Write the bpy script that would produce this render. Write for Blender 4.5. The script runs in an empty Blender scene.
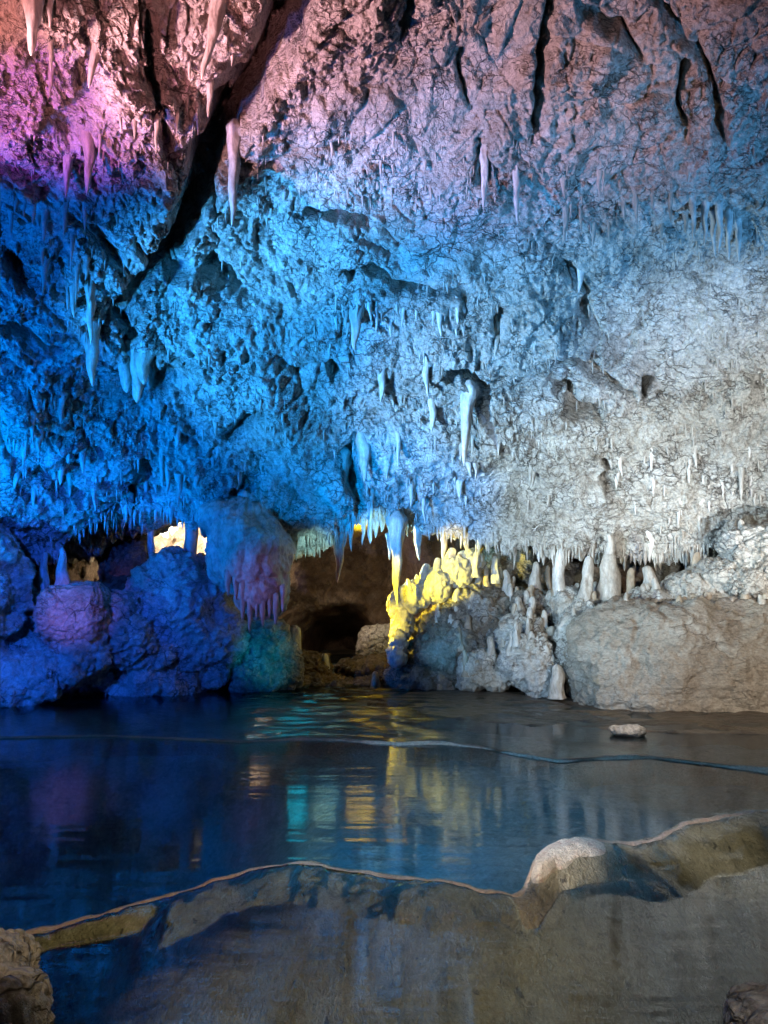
import bpy, math, random
import numpy as np
from mathutils import Vector

random.seed(7)
RNG = np.random.RandomState(11)
S = bpy.context.scene
COL = S.collection
F = 887.0
TH = math.atan(68.0 / F)
CAMZ = 1.2

# ------------------------------------------------------------------ geometry of the view (used only to measure places)
def ray(px, py):
    u = (np.asarray(px, float) - 384.0) / F
    v = (512.0 - np.asarray(py, float)) / F
    return u, math.cos(TH) - v * math.sin(TH), math.sin(TH) + v * math.cos(TH)

def at(px, py, D):
    """point at distance D (metres along +Y) seen at a place of the photograph"""
    x, y, z = ray(px, py)
    k = D / y
    return np.stack(np.broadcast_arrays(x * k, D + 0 * k, CAMZ + z * k), -1)

def onplane(px, py, z0):
    x, y, z = ray(px, py)
    k = (z0 - CAMZ) / z
    return np.stack(np.broadcast_arrays(x * k, y * k, z0 + 0 * k), -1)

def project(P):
    x, y, z = P[..., 0], P[..., 1], P[..., 2] - CAMZ
    d = y * math.cos(TH) + z * math.sin(TH)
    v = -y * math.sin(TH) + z * math.cos(TH)
    d = np.maximum(d, 1e-3)
    return 384 + F * x / d, 512 - F * v / d

# ------------------------------------------------------------------ noise
_perm = RNG.permutation(512).astype(np.int32)
_perm = np.concatenate([_perm, _perm, _perm])
_grad = RNG.normal(size=(512, 3)).astype(np.float32)
_grad /= np.linalg.norm(_grad, axis=1, keepdims=True)
_rnd = RNG.rand(512, 4).astype(np.float32)

def _h(i, j, k):
    return _perm[_perm[_perm[i & 511] + (j & 511)] + (k & 511)]

def perlin(p):
    p = np.asarray(p, np.float32)
    sh = p.shape[:-1]
    p = p.reshape(-1, 3)
    i = np.floor(p).astype(np.int32)
    f = p - i
    w = f * f * f * (f * (f * 6 - 15) + 10)
    out = np.zeros(len(p), np.float32)
    for a in (0, 1):
        for b in (0, 1):
            for c in (0, 1):
                g = _grad[_h(i[:, 0] + a, i[:, 1] + b, i[:, 2] + c)]
                d = g[:, 0] * (f[:, 0] - a) + g[:, 1] * (f[:, 1] - b) + g[:, 2] * (f[:, 2] - c)
                ww = (w[:, 0] if a else 1 - w[:, 0]) * (w[:, 1] if b else 1 - w[:, 1]) * (w[:, 2] if c else 1 - w[:, 2])
                out += ww * d
    return (out * 1.6).reshape(sh)

def fbm(p, o=4, gain=.5):
    s = 0; a = 1
    for k in range(o):
        s = s + a * perlin(p * (2.03 ** k) + 17.3 * k); a *= gain
    return s

def ridged(p, o=3):
    s = 0; a = 1
    for k in range(o):
        s = s + a * (1 - 2 * np.abs(perlin(p * (2.1 ** k) + 9.1 * k))); a *= .5
    return s

def worley(p):
    """F1, F2, random value of the nearest cell"""
    p = np.asarray(p, np.float32)
    sh = p.shape[:-1]
    p = p.reshape(-1, 3)
    i = np.floor(p).astype(np.int32)
    f = p - i
    n = len(p)
    f1 = np.full(n, 9., np.float32); f2 = np.full(n, 9., np.float32); cid = np.zeros(n, np.float32)
    for a in (-1, 0, 1):
        for b in (-1, 0, 1):
            for c in (-1, 0, 1):
                r = _rnd[_h(i[:, 0] + a, i[:, 1] + b, i[:, 2] + c)]
                d = (f[:, 0] - a - r[:, 0]) ** 2 + (f[:, 1] - b - r[:, 1]) ** 2 + (f[:, 2] - c - r[:, 2]) ** 2
                m = d < f1
                f2 = np.where(m, f1, np.minimum(f2, d))
                cid = np.where(m, r[:, 3], cid)
                f1 = np.where(m, d, f1)
    return np.sqrt(f1).reshape(sh), np.sqrt(f2).reshape(sh), cid.reshape(sh)

def smooth(a, b, x):
    t = np.clip((x - a) / (b - a), 0, 1)
    return t * t * (3 - 2 * t)

def polydist(px, py, pts):
    """distance in photo pixels to a polyline, and the position along it"""
    best = np.full(np.shape(px), 1e9); along = np.zeros(np.shape(px)); tot = 0
    L = [math.dist(pts[k], pts[k + 1]) for k in range(len(pts) - 1)]
    side = np.zeros(np.shape(px))
    for k in range(len(pts) - 1):
        (ax, ay), (bx, by) = pts[k], pts[k + 1]
        dx, dy = bx - ax, by - ay
        t = np.clip(((px - ax) * dx + (py - ay) * dy) / (dx * dx + dy * dy), 0, 1)
        ex = px - ax - t * dx; ey = py - ay - t * dy
        d = np.sqrt(ex * ex + ey * ey)
        m = d < best
        best = np.where(m, d, best)
        along = np.where(m, (tot + t * L[k]) / sum(L), along)
        side = np.where(m, np.sign(ex * dy - ey * dx), side)
        tot += L[k]
    return best, along, side

# ------------------------------------------------------------------ meshes
def mesh_np(name, V, Fq, smooth_=True):
    me = bpy.data.meshes.new(name)
    V = np.ascontiguousarray(V, np.float32).reshape(-1, 3)
    Fq = np.ascontiguousarray(Fq, np.int32)
    n, k = Fq.shape
    me.vertices.add(len(V)); me.vertices.foreach_set('co', V.ravel())
    me.loops.add(n * k); me.loops.foreach_set('vertex_index', Fq.ravel())
    me.polygons.add(n)
    me.polygons.foreach_set('loop_start', np.arange(0, n * k, k, dtype=np.int32))
    me.polygons.foreach_set('loop_total', np.full(n, k, np.int32))
    me.polygons.foreach_set('use_smooth', np.full(n, smooth_, bool))
    me.update(calc_edges=True)
    me.validate()
    return me

def gridfaces(nu, nv, wrap=False, off=0):
    i = np.arange(nv - 1)[:, None]
    j = np.arange(nu if wrap else nu - 1)[None, :]
    j2 = (j + 1) % nu
    q = np.stack([i * nu + j, i * nu + j2, (i + 1) * nu + j2, (i + 1) * nu + j], -1).reshape(-1, 4)
    return q + off

def link(name, me, mat, parent=None, label=None, cat=None, group=None, kind=None, origin=None):
    o = bpy.data.objects.new(name, me)
    COL.objects.link(o)
    if mat: me.materials.append(mat)
    if origin is not None:
        o.location = origin
    if parent: o.parent = parent
    if label: o['label'] = label
    if cat: o['category'] = cat
    if group: o['group'] = group
    if kind: o['kind'] = kind
    return o

# ------------------------------------------------------------------ materials
def rockmat(name, cols, stain=(.05, .04, .03), stain_amt=.35, scale=1.0, rough=.55, bump=.012, spec=.4, fine=1.0, stretch=(1, 1, 1), spots=None, crack_shade=None):
    m = bpy.data.materials.new(name); m.use_nodes = True
    nt = m.node_tree; N = nt.nodes; Lk = nt.links
    b = N['Principled BSDF']
    tc = N.new('ShaderNodeNewGeometry')
    mp = N.new('ShaderNodeMapping'); mp.inputs['Scale'].default_value = stretch
    Lk.new(tc.outputs['Position'], mp.inputs['Vector'])
    def noise(s, d=6, r=.6, dist=0):
        n = N.new('ShaderNodeTexNoise'); n.inputs['Scale'].default_value = s * scale; n.inputs['Detail'].default_value = d
        n.inputs['Roughness'].default_value = r; n.inputs['Distortion'].default_value = dist
        Lk.new(mp.outputs[0], n.inputs['Vector']); return n
    n1 = noise(1.6, 6, .65, .6)
    cr = N.new('ShaderNodeValToRGB')
    el = cr.color_ramp.elements
    pos = np.linspace(.3, .7, len(cols))
    el[0].position = pos[0]; el[0].color = (*cols[0], 1)
    el[1].position = pos[-1]; el[1].color = (*cols[-1], 1)
    for c, p in list(zip(cols, pos))[1:-1]:
        e = el.new(p); e.color = (*c, 1)
    Lk.new(n1.outputs['Fac'], cr.inputs['Fac'])
    n2 = noise(5.5, 7, .75, 1.0)
    r2 = N.new('ShaderNodeMapRange'); r2.inputs['From Min'].default_value = .5; r2.inputs['From Max'].default_value = .68
    r2.inputs['To Max'].default_value = stain_amt
    Lk.new(n2.outputs['Fac'], r2.inputs['Value'])
    mx = N.new('ShaderNodeMixRGB'); mx.inputs['Color2'].default_value = (*stain, 1)
    Lk.new(r2.outputs[0], mx.inputs['Fac']); Lk.new(cr.outputs['Color'], mx.inputs['Color1'])
    # mineral grain
    n3 = noise(38, 5, .7)
    r3 = N.new('ShaderNodeMapRange'); r3.inputs['From Min'].default_value = .3; r3.inputs['From Max'].default_value = .7
    r3.inputs['To Min'].default_value = .62; r3.inputs['To Max'].default_value = 1.25
    Lk.new(n3.outputs['Fac'], r3.inputs['Value'])
    mu = N.new('ShaderNodeMixRGB'); mu.blend_type = 'MULTIPLY'; mu.inputs['Fac'].default_value = 1
    Lk.new(mx.outputs[0], mu.inputs['Color1']); Lk.new(r3.outputs[0], mu.inputs['Color2'])
    out = mu
    if spots:
        n5 = noise(spots[0], 3, .5, .3)
        r5 = N.new('ShaderNodeMapRange'); r5.inputs['From Min'].default_value = spots[1]; r5.inputs['From Max'].default_value = spots[1] + .04
        Lk.new(n5.outputs['Fac'], r5.inputs['Value'])
        m5 = N.new('ShaderNodeMixRGB'); m5.inputs['Color2'].default_value = (*spots[2], 1)
        Lk.new(r5.outputs[0], m5.inputs['Fac']); Lk.new(out.outputs[0], m5.inputs['Color1'])
        out = m5
    hv = None
    if crack_shade:  # shade of hairline cracks painted into the colour, with a matching bump groove
        for vs, vw in crack_shade:
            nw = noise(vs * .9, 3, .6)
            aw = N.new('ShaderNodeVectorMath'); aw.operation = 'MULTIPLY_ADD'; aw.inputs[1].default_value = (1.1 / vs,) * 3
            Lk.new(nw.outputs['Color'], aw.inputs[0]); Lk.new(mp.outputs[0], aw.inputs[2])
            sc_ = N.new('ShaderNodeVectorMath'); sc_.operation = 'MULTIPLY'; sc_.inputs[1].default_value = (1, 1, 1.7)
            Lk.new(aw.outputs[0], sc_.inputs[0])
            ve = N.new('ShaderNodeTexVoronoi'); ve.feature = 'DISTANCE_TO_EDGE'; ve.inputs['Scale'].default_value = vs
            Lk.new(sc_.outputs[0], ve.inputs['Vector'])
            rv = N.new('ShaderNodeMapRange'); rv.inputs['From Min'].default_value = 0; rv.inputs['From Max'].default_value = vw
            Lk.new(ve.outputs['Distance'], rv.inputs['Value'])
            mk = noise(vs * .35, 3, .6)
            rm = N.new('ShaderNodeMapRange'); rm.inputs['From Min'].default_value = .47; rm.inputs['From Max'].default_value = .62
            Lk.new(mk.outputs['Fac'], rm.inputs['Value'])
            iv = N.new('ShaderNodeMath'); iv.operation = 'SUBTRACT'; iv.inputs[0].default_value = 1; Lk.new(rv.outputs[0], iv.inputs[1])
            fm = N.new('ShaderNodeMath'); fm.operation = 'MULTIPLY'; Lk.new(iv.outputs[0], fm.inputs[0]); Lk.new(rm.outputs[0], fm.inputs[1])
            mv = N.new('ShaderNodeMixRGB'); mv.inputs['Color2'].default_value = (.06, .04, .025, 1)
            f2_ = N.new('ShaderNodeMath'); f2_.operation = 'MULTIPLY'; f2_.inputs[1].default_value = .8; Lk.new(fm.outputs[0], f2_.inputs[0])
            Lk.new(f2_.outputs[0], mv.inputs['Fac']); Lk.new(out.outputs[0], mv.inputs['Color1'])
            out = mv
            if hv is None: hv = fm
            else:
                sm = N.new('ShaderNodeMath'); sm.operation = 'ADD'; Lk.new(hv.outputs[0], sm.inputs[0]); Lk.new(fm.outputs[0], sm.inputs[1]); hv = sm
    Lk.new(out.outputs[0], b.inputs['Base Color'])
    rr = N.new('ShaderNodeMapRange'); rr.inputs['To Min'].default_value = rough - .2; rr.inputs['To Max'].default_value = rough + .2
    Lk.new(n2.outputs['Fac'], rr.inputs['Value']); Lk.new(rr.outputs[0], b.inputs['Roughness'])
    b.inputs['Specular IOR Level'].default_value = spec
    # fine relief
    n4 = noise(22 * fine, 5, .72, .4)
    vo = N.new('ShaderNodeTexVoronoi'); vo.inputs['Scale'].default_value = 16 * fine * scale; vo.feature = 'F1'
    nd = noise(9 * fine, 3)
    va = N.new('ShaderNodeVectorMath'); va.operation = 'MULTIPLY_ADD'; va.inputs[1].default_value = (.16, .16, .16)
    Lk.new(nd.outputs['Color'], va.inputs[0]); Lk.new(mp.outputs[0], va.inputs[2]); Lk.new(va.outputs[0], vo.inputs['Vector'])
    ad = N.new('ShaderNodeMath'); ad.operation = 'MULTIPLY_ADD'; ad.inputs[1].default_value = .55
    Lk.new(vo.outputs['Distance'], ad.inputs[0]); Lk.new(n4.outputs['Fac'], ad.inputs[2])
    if hv is not None:
        sb = N.new('ShaderNodeMath'); sb.operation = 'MULTIPLY_ADD'; sb.inputs[1].default_value = -.45
        Lk.new(hv.outputs[0], sb.inputs[0]); Lk.new(ad.outputs[0], sb.inputs[2]); ad = sb
    bp = N.new('ShaderNodeBump'); bp.inputs['Strength'].default_value = 1; bp.inputs['Distance'].default_value = bump
    Lk.new(ad.outputs[0], bp.inputs['Height']); Lk.new(bp.outputs[0], b.inputs['Normal'])
    return m

M_ceil = rockmat('cave limestone', [(.46, .41, .34), (.62, .57, .49), (.76, .72, .65)], stain=(.12, .075, .035), stain_amt=.7, bump=.05, crack_shade=((4.5, .05), (11., .07)))
M_bank = rockmat('bank limestone', [(.28, .23, .19), (.46, .41, .35), (.62, .57, .50)], stain=(.07, .045, .03), stain_amt=.6, bump=.035, crack_shade=((3.5, .035), (9., .05)))
M_slab = rockmat('slab limestone', [(.30, .24, .18), (.40, .34, .27), (.50, .45, .38)], stain=(.12, .08, .05), stain_amt=.5, bump=.024, stretch=(1, 1, 1.8), crack_shade=((3., .02),))
M_crystal = rockmat('pale calcite crust', [(.48, .42, .34), (.64, .59, .51), (.78, .74, .68)], stain=(.16, .09, .04), stain_amt=.75, bump=.035, fine=1.3, crack_shade=((9., .07),))
M_drip = rockmat('dripstone', [(.50, .45, .38), (.66, .62, .56), (.76, .73, .68)], stain=(.22, .15, .09), stain_amt=.4, bump=.006, rough=.42, stretch=(1, 1, .35), spec=.5)
M_drip2 = rockmat('grey dripstone', [(.36, .31, .25), (.50, .45, .38), (.62, .57, .50)], stain=(.16, .10, .05), stain_amt=.6, bump=.010, rough=.45, stretch=(1, 1, .4), spec=.5)
M_drip3 = rockmat('tan dripstone', [(.26, .19, .12), (.40, .32, .23), (.52, .45, .36)], stain=(.12, .07, .035), stain_amt=.6, bump=.010, rough=.45, stretch=(1, 1, .4), spec=.5)
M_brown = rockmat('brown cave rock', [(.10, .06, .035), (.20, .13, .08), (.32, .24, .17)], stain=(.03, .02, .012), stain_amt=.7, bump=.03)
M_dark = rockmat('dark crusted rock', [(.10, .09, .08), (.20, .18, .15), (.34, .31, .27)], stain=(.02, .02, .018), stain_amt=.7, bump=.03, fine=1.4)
M_crust = rockmat('brown and grey crusted rock', [(.16, .12, .09), (.34, .29, .23), (.56, .52, .46)], stain=(.06, .035, .02), stain_amt=.8, bump=.04, fine=1.3, crack_shade=((7., .06),))
M_bed = rockmat('pool bed', [(.26, .23, .17), (.40, .36, .28), (.5, .45, .36)], stain=(.05, .04, .03), stain_amt=.5, bump=.012)
M_apron = rockmat('flowstone apron', [(.15, .14, .10), (.34, .29, .19), (.50, .45, .36)], stain=(.05, .045, .03), stain_amt=.8, bump=.016, scale=2.4, stretch=(1, .38, 1), rough=.34, spec=.6, spots=(11, .66, (.07, .06, .045)))  # tone stretched downslope, painted streaks standing in for vertical reflections
M_knob = rockmat('white calcite', [(.80, .66, .52), (.9, .78, .64)], stain=(.5, .25, .18), stain_amt=.7, bump=.012, scale=3)
M_rim = rockmat('rimstone', [(.36, .25, .17), (.56, .42, .31), (.68, .50, .39)], stain=(.40, .16, .11), stain_amt=.55, bump=.008, scale=2)
M_shelf = rockmat('wet brown shelf', [(.05, .035, .022), (.10, .072, .048), (.17, .13, .09)], stain=(.02, .015, .01), stain_amt=.6, bump=.012, rough=.35)

def watermat(name, tint, bump=.0012, rough=.03, sc=2.2, ior=1.333):
    m = bpy.data.materials.new(name); m.use_nodes = True
    nt = m.node_tree; N = nt.nodes; Lk = nt.links
    for n in list(N): N.remove(n)
    out = N.new('ShaderNodeOutputMaterial')
    tr = N.new('ShaderNodeBsdfTransparent'); tr.inputs['Color'].default_value = (*tint, 1)
    gl = N.new('ShaderNodeBsdfGlossy'); gl.inputs['Roughness'].default_value = rough
    fr = N.new('ShaderNodeFresnel'); fr.inputs['IOR'].default_value = ior
    mix = N.new('ShaderNodeMixShader')
    ge = N.new('ShaderNodeNewGeometry')
    mp = N.new('ShaderNodeMapping'); mp.inputs['Scale'].default_value = (.35, 2.0, 1)
    Lk.new(ge.outputs['Position'], mp.inputs['Vector'])
    nz = N.new('ShaderNodeTexNoise'); nz.inputs['Scale'].default_value = sc; nz.inputs['Detail'].default_value = 4
    Lk.new(mp.outputs[0], nz.inputs['Vector'])
    bp = N.new('ShaderNodeBump'); bp.inputs['Strength'].default_value = 1; bp.inputs['Distance'].default_value = bump
    Lk.new(nz.outputs['Fac'], bp.inputs['Height'])
    Lk.new(bp.outputs[0], gl.inputs['Normal']); Lk.new(bp.outputs[0], fr.inputs['Normal'])
    Lk.new(fr.outputs[0], mix.inputs['Fac']); Lk.new(tr.outputs[0], mix.inputs[1]); Lk.new(gl.outputs[0], mix.inputs[2])
    Lk.new(mix.outputs[0], out.inputs['Surface'])
    return m
M_water = watermat('still cave water', (.48, .74, .84), .004, .07, 3.0)
M_wnear = watermat('shallow cave water', (.88, .95, .96), .004, .05, 4.0, 1.7)
M_wfar = watermat('overflowing water', (.6, .75, .8), .004, .13, 3.0)

# ------------------------------------------------------------------ the great ceiling
LIP = [(-500, 600), (-120, 600), (0, 580), (45, 562), (80, 540), (110, 526), (150, 522), (200, 518), (235, 520), (262, 541), (300, 546), (340, 543), (352, 524), (400, 521), (440, 531), (480, 545), (560, 553), (640, 556), (768, 560), (900, 570), (1300, 600)]
def lip(px):
    return np.interp(px, [a for a, b in LIP], [b for a, b in LIP])

def base_depth(px, py):
    D = np.interp(py, [-1400, -500, -150, 0, 120, 250, 400, 480, 560, 640], [2.4, 4.1, 5.3, 6.1, 6.8, 7.55, 8.5, 9.05, 9.5, 9.8])
    D = D - .9 * smooth(220, -150, px) - .5 * smooth(600, 1000, px)
    D = D + .35 * smooth(330, 420, px) * smooth(560, 470, px) * smooth(430, 520, py)
    return D

RIFT = [(312, -40), (285, 25), (250, 75), (222, 125), (198, 165), (188, 205), (172, 245), (140, 272), (112, 300)]
CRACKS = [
    (RIFT, 13, .52),
    ([(60, -20), (62, 40), (50, 75)], 7, .14),
    ([(130, -20), (138, 40), (150, 90), (175, 140)], 7, .12),
    ([(572, -20), (582, 12), (605, 32), (630, 42), (648, 70)], 4, .15),
    ([(556, -10), (554, 40), (546, 60), (537, 90), (530, 145)], 4, .15),
    ([(638, -10), (680, 38), (706, 66), (722, 110), (724, 150)], 4, .15),
    ([(680, 60), (683, 100), (684, 130)], 4, .15),
    ([(200, 262), (218, 272), (243, 292)], 6, .24),
    ([(120, 300), (128, 330), (118, 345)], 6, .15),
    ([(140, 352), (160, 372), (157, 398)], 8, .2),
    ([(150, 235), (140, 225), (128, 215)], 8, .18),
    ([(335, 268), (350, 280), (352, 275), (390, 278), (398, 288), (430, 290), (462, 296), (464, 312)], 4, .18),
    ([(300, 216), (330, 222), (356, 220), (362, 232)], 4, .14),
    ([(440, 372), (470, 377), (488, 392)], 4, .16),
    ([(560, 378), (570, 392), (570, 412), (590, 418), (614, 418)], 5, .24),
    ([(548, 355), (590, 362), (620, 385), (634, 408)], 5, .16),
    ([(644, 380), (648, 400)], 4, .16),
    ([(485, 148), (492, 185)], 5, .14),
    ([(330, 365), (334, 385)], 4, .14),
    ([(355, 448), (352, 478), (362, 500)], 8, .28),
    ([(230, 440), (245, 425), (262, 405)], 6, .2),
    ([(140, 460), (150, 485), (125, 500)], 9, .22),
    ([(30, 455), (60, 480), (90, 500)], 8, .16),
    ([(0, 235), (20, 250)], 8, .2),
    ([(0, 300), (30, 320), (50, 330)], 6, .16),
    ([(465, 60), (460, 90), (470, 120)], 3, .07),
    ([(400, 40), (412, 20), (408, -10)], 5, .14),
    ([(757, 375), (762, 400)], 7, .16),
    ([(560, 255), (590, 300), (582, 330)], 4, .1),
    ([(255, 475), (230, 492), (215, 500)], 7, .18),
    ([(60, 190), (75, 205), (110, 240)], 5, .14),
    ([(495, 340), (503, 318), (500, 300)], 5, .12),
    ([(606, 455), (604, 480), (616, 500)], 4, .12),
]
LEDGES = [  # swollen bands hanging out of the rock (polyline, width px, height m)
    ([(90, 10), (110, 60), (150, 110), (165, 180), (150, 220)], 40, .22),
    ([(560, 345), (600, 352), (634, 378)], 22, .14),
    ([(150, 350), (128, 345), (112, 352)], 18, .12),
    ([(340, 255), (400, 268), (465, 280)], 18, .10),
    ([(255, 395), (275, 410), (290, 430)], 26, .16),
    ([(130, 300), (170, 305), (200, 330)], 46, .16),
    ([(0, 380), (60, 400), (120, 440)], 40, .18),
    ([(200, 470), (255, 500), (330, 510)], 30, .16),
    ([(215, 200), (245, 150), (270, 90), (310, 40)], 24, .14),
]

def ceiling():
    # a fan of vertices: fine where the cave is seen, coarse beyond
    pu = np.concatenate([np.linspace(-900, -40, 90)[:-1], np.linspace(-40, 808, 640), np.linspace(808, 1700, 90)[1:]])
    nv0 = 470
    srow = np.concatenate([np.linspace(-1400, -30, 110)[:-1], np.linspace(-30, 1000, nv0)])  # 1000 = lip
    extra = np.linspace(0, 1, 50)[1:]
    PX = np.broadcast_to(pu[None, :], (len(srow), len(pu)))
    L = lip(pu)
    PY = np.where(srow[:, None] <= -30, srow[:, None], -30 + (srow[:, None] + 30) / 1030 * (L[None, :] + 30))
    D = base_depth(PX, PY)
    P = at(PX, PY, D)
    # behind the lip the roof runs back over the inner chambers
    tail = []
    p0 = P[-1]
    for t in extra:
        yy = p0[:, 1] + .12 * t + 6.5 * t * t
        q = p0.copy()
        k = yy / p0[:, 1]
        q[:, 0] = p0[:, 0] * (1 + .7 * (k - 1)); q[:, 1] = yy
        q[:, 2] = p0[:, 2] + 1.3 * math.sin(min(1, t * 1.6) * math.pi / 2) ** 1.4 * smooth(150, 260, pu) * smooth(560, 480, pu) + .2 * t
        tail.append(q)
    T = np.stack(tail)
    Pall = np.concatenate([P, T], 0)
    PXa = np.concatenate([PX, np.broadcast_to(pu, (len(extra), len(pu)))], 0)
    PYa = np.concatenate([PY, np.broadcast_to(L, (len(extra), len(pu)))], 0)
    du = np.gradient(Pall, axis=1); dv = np.gradient(Pall, axis=0)
    n = np.cross(du, dv); n /= np.linalg.norm(n, axis=-1, keepdims=True) + 1e-9
    n = np.where((n[..., 2:3] > 0) , -n, n) if n[..., 2].mean() > 0 else n
    # soften the normals over the lip
    for _ in range(12):
        n[1:-1] = (n[:-2] + n[1:-1] + n[2:]) / 3
    n /= np.linalg.norm(n, axis=-1, keepdims=True) + 1e-9
    p = Pall
    wr = np.stack([perlin(p * 1.7 + 3), perlin(p * 1.7 + 31), perlin(p * 1.7 + 77)], -1)
    wf = np.stack([perlin(p * 6 + 3), perlin(p * 6 + 31), perlin(p * 6 + 77)], -1)
    h = .30 * perlin(p * .55 + 5) + .17 * perlin(p * 1.3 + 8 + .3 * wr) + .085 * fbm(p * 3.1 + .5 * wr, 2)
    left = smooth(330, 120, PXa)
    # blocks
    q = p + .16 * wr + .03 * wf
    f1, f2, cid = worley(q * np.array([2.6, 2.6, 3.4]))
    h += .10 * (cid - .5) * (.6 + .6 * left) * smooth(0, .12, f2 - f1)
    amp = np.clip(.45 + 1.1 * perlin(p * .9 + 50), 0, 1)
    h -= .09 * np.exp(-(f2 - f1) / .05) * amp
    f1, f2, cid = worley(q * np.array([6.0, 6.0, 9.5]) + 40)
    h += .050 * (cid - .5) * smooth(0, .14, f2 - f1) * (.75 + .5 * left) - .065 * np.exp(-(f2 - f1) / .05) * np.clip(.5 + perlin(p * 1.7 + 9), 0, 1)
    h0 = h.copy()
    f1, f2, cid = worley(q * np.array([13., 13., 20.]) + .25 * wf + 90)
    h += .036 * (cid - .5) + .022 * (.5 - f1) - .034 * np.exp(-(f2 - f1) / .06) * np.clip(.5 + 1.3 * perlin(p * 2.3 + 19), 0, 1)
    f1, f2, cid = worley(q * np.array([26., 26., 40.]) + .4 * wf + 130)
    h += .020 * (cid - .5) - .012 * np.exp(-(f2 - f1) / .08)
    # flakes: relief that swells and then breaks off
    for fq, am, off in ((4.2, .075, 3), (9.5, .036, 60)):
        v = p[..., 2] * fq + 1.9 * perlin(p * fq * .42 + off) + .7 * perlin(p * fq * 1.1 + off) + .15 * p[..., 0] * fq
        fr = v - np.floor(v)
        h += am * (np.minimum(1 - fr, fr * 9) - .5) * np.clip(.35 + 1.5 * perlin(p * fq * .35 + off + 7), 0, 1)
    cen = 1 - .42 * smooth(200, 330, PXa) * smooth(40, 150, PYa)
    h = h * cen
    # folded, dripping relief
    dr = ridged(np.stack([p[..., 0] * 7 + wr[..., 0], p[..., 1] * 1.6, p[..., 2] * 2.2], -1), 2)
    h += .030 * dr * np.clip(.35 + 1.2 * perlin(p * 1.1 + 71), 0, 1)
    h += .012 * ridged(q * 9 + 4, 3) * cen + .014 * fbm(q * 24, 3, .7) + .05 * fbm(p * 1.1 + 44, 2) * (1 - cen)
    h = h0 + (h - h0) * (1 - .7 * smooth(.05, .45, perlin(p * 1.0 + 200))) * (1 + .25 * perlin(p * 2.2 + 150))
    jx = 9 * perlin(p * 2.6 + 12) + 5 * perlin(p * 7 + 2); jy = 9 * perlin(p * 2.6 + 55) + 5 * perlin(p * 7 + 66)
    wv = 1 + .8 * perlin(p * 5 + 23)
    for pts, w, dep in CRACKS:
        d, al, side = polydist(PXa + jx, PYa + jy, pts)
        taper = smooth(0, .12, al) * smooth(1, .85, al) if w < 14 else smooth(1, .85, al)
        h -= dep * 1.9 * np.exp(-(d / (1.05 * w * np.clip(wv, .35, 2))) ** 2) * np.maximum(taper, .25)
    for pts, w, dep in LEDGES:
        d, al, side = polydist(PXa + jx, PYa + jy, pts)
        h += dep * np.exp(-(d / w) ** 2)
    # the roof left of the rift hangs lower
    d, al, side = polydist(PXa + jx, PYa + jy, RIFT)
    h += .30 * smooth(0, 45, d) * (side < 0) * smooth(420, 250, PYa) * smooth(400, 200, PXa)
    h *= np.where(PYa < -30, .9, 1)
    out = p + n * h[..., None]
    # hanging ripples pull everything slightly down
    out[..., 2] -= .05 * np.clip(dr, 0, 1) * smooth(.1, .6, perlin(p * 1.4 + 33))
    if n[..., 2].mean() > 0: raise SystemExit('ceiling normals')
    nu, nv = len(pu), Pall.shape[0]
    me = mesh_np('cave_ceiling', out, gridfaces(nu, nv))
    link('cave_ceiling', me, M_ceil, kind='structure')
    return out
CEIL = ceiling()

# a depth map of the roof, for hanging things from it
qx, qy = project(CEIL)
W2, H2 = 256, 352
ix = np.floor(qx / 3).astype(int); iy = np.floor(qy / 3).astype(int)
ok = (ix >= 0) & (ix < W2) & (iy >= -10) & (iy < H2 - 10) & (CEIL[..., 1] < 11)
DM = np.full((H2, W2), 99.)
np.minimum.at(DM, (iy[ok] + 10, ix[ok]), CEIL[..., 1][ok])
def roof_depth(px, py):
    i = int(py // 3) + 10; j = int(px // 3)
    j = min(max(j, 0), W2 - 1); i = max(i, 0)
    for k in range(0, 40):
        if i - k >= 0 and DM[i - k, j] < 90:
            return float(DM[i - k, j])
    return 9.5

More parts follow.
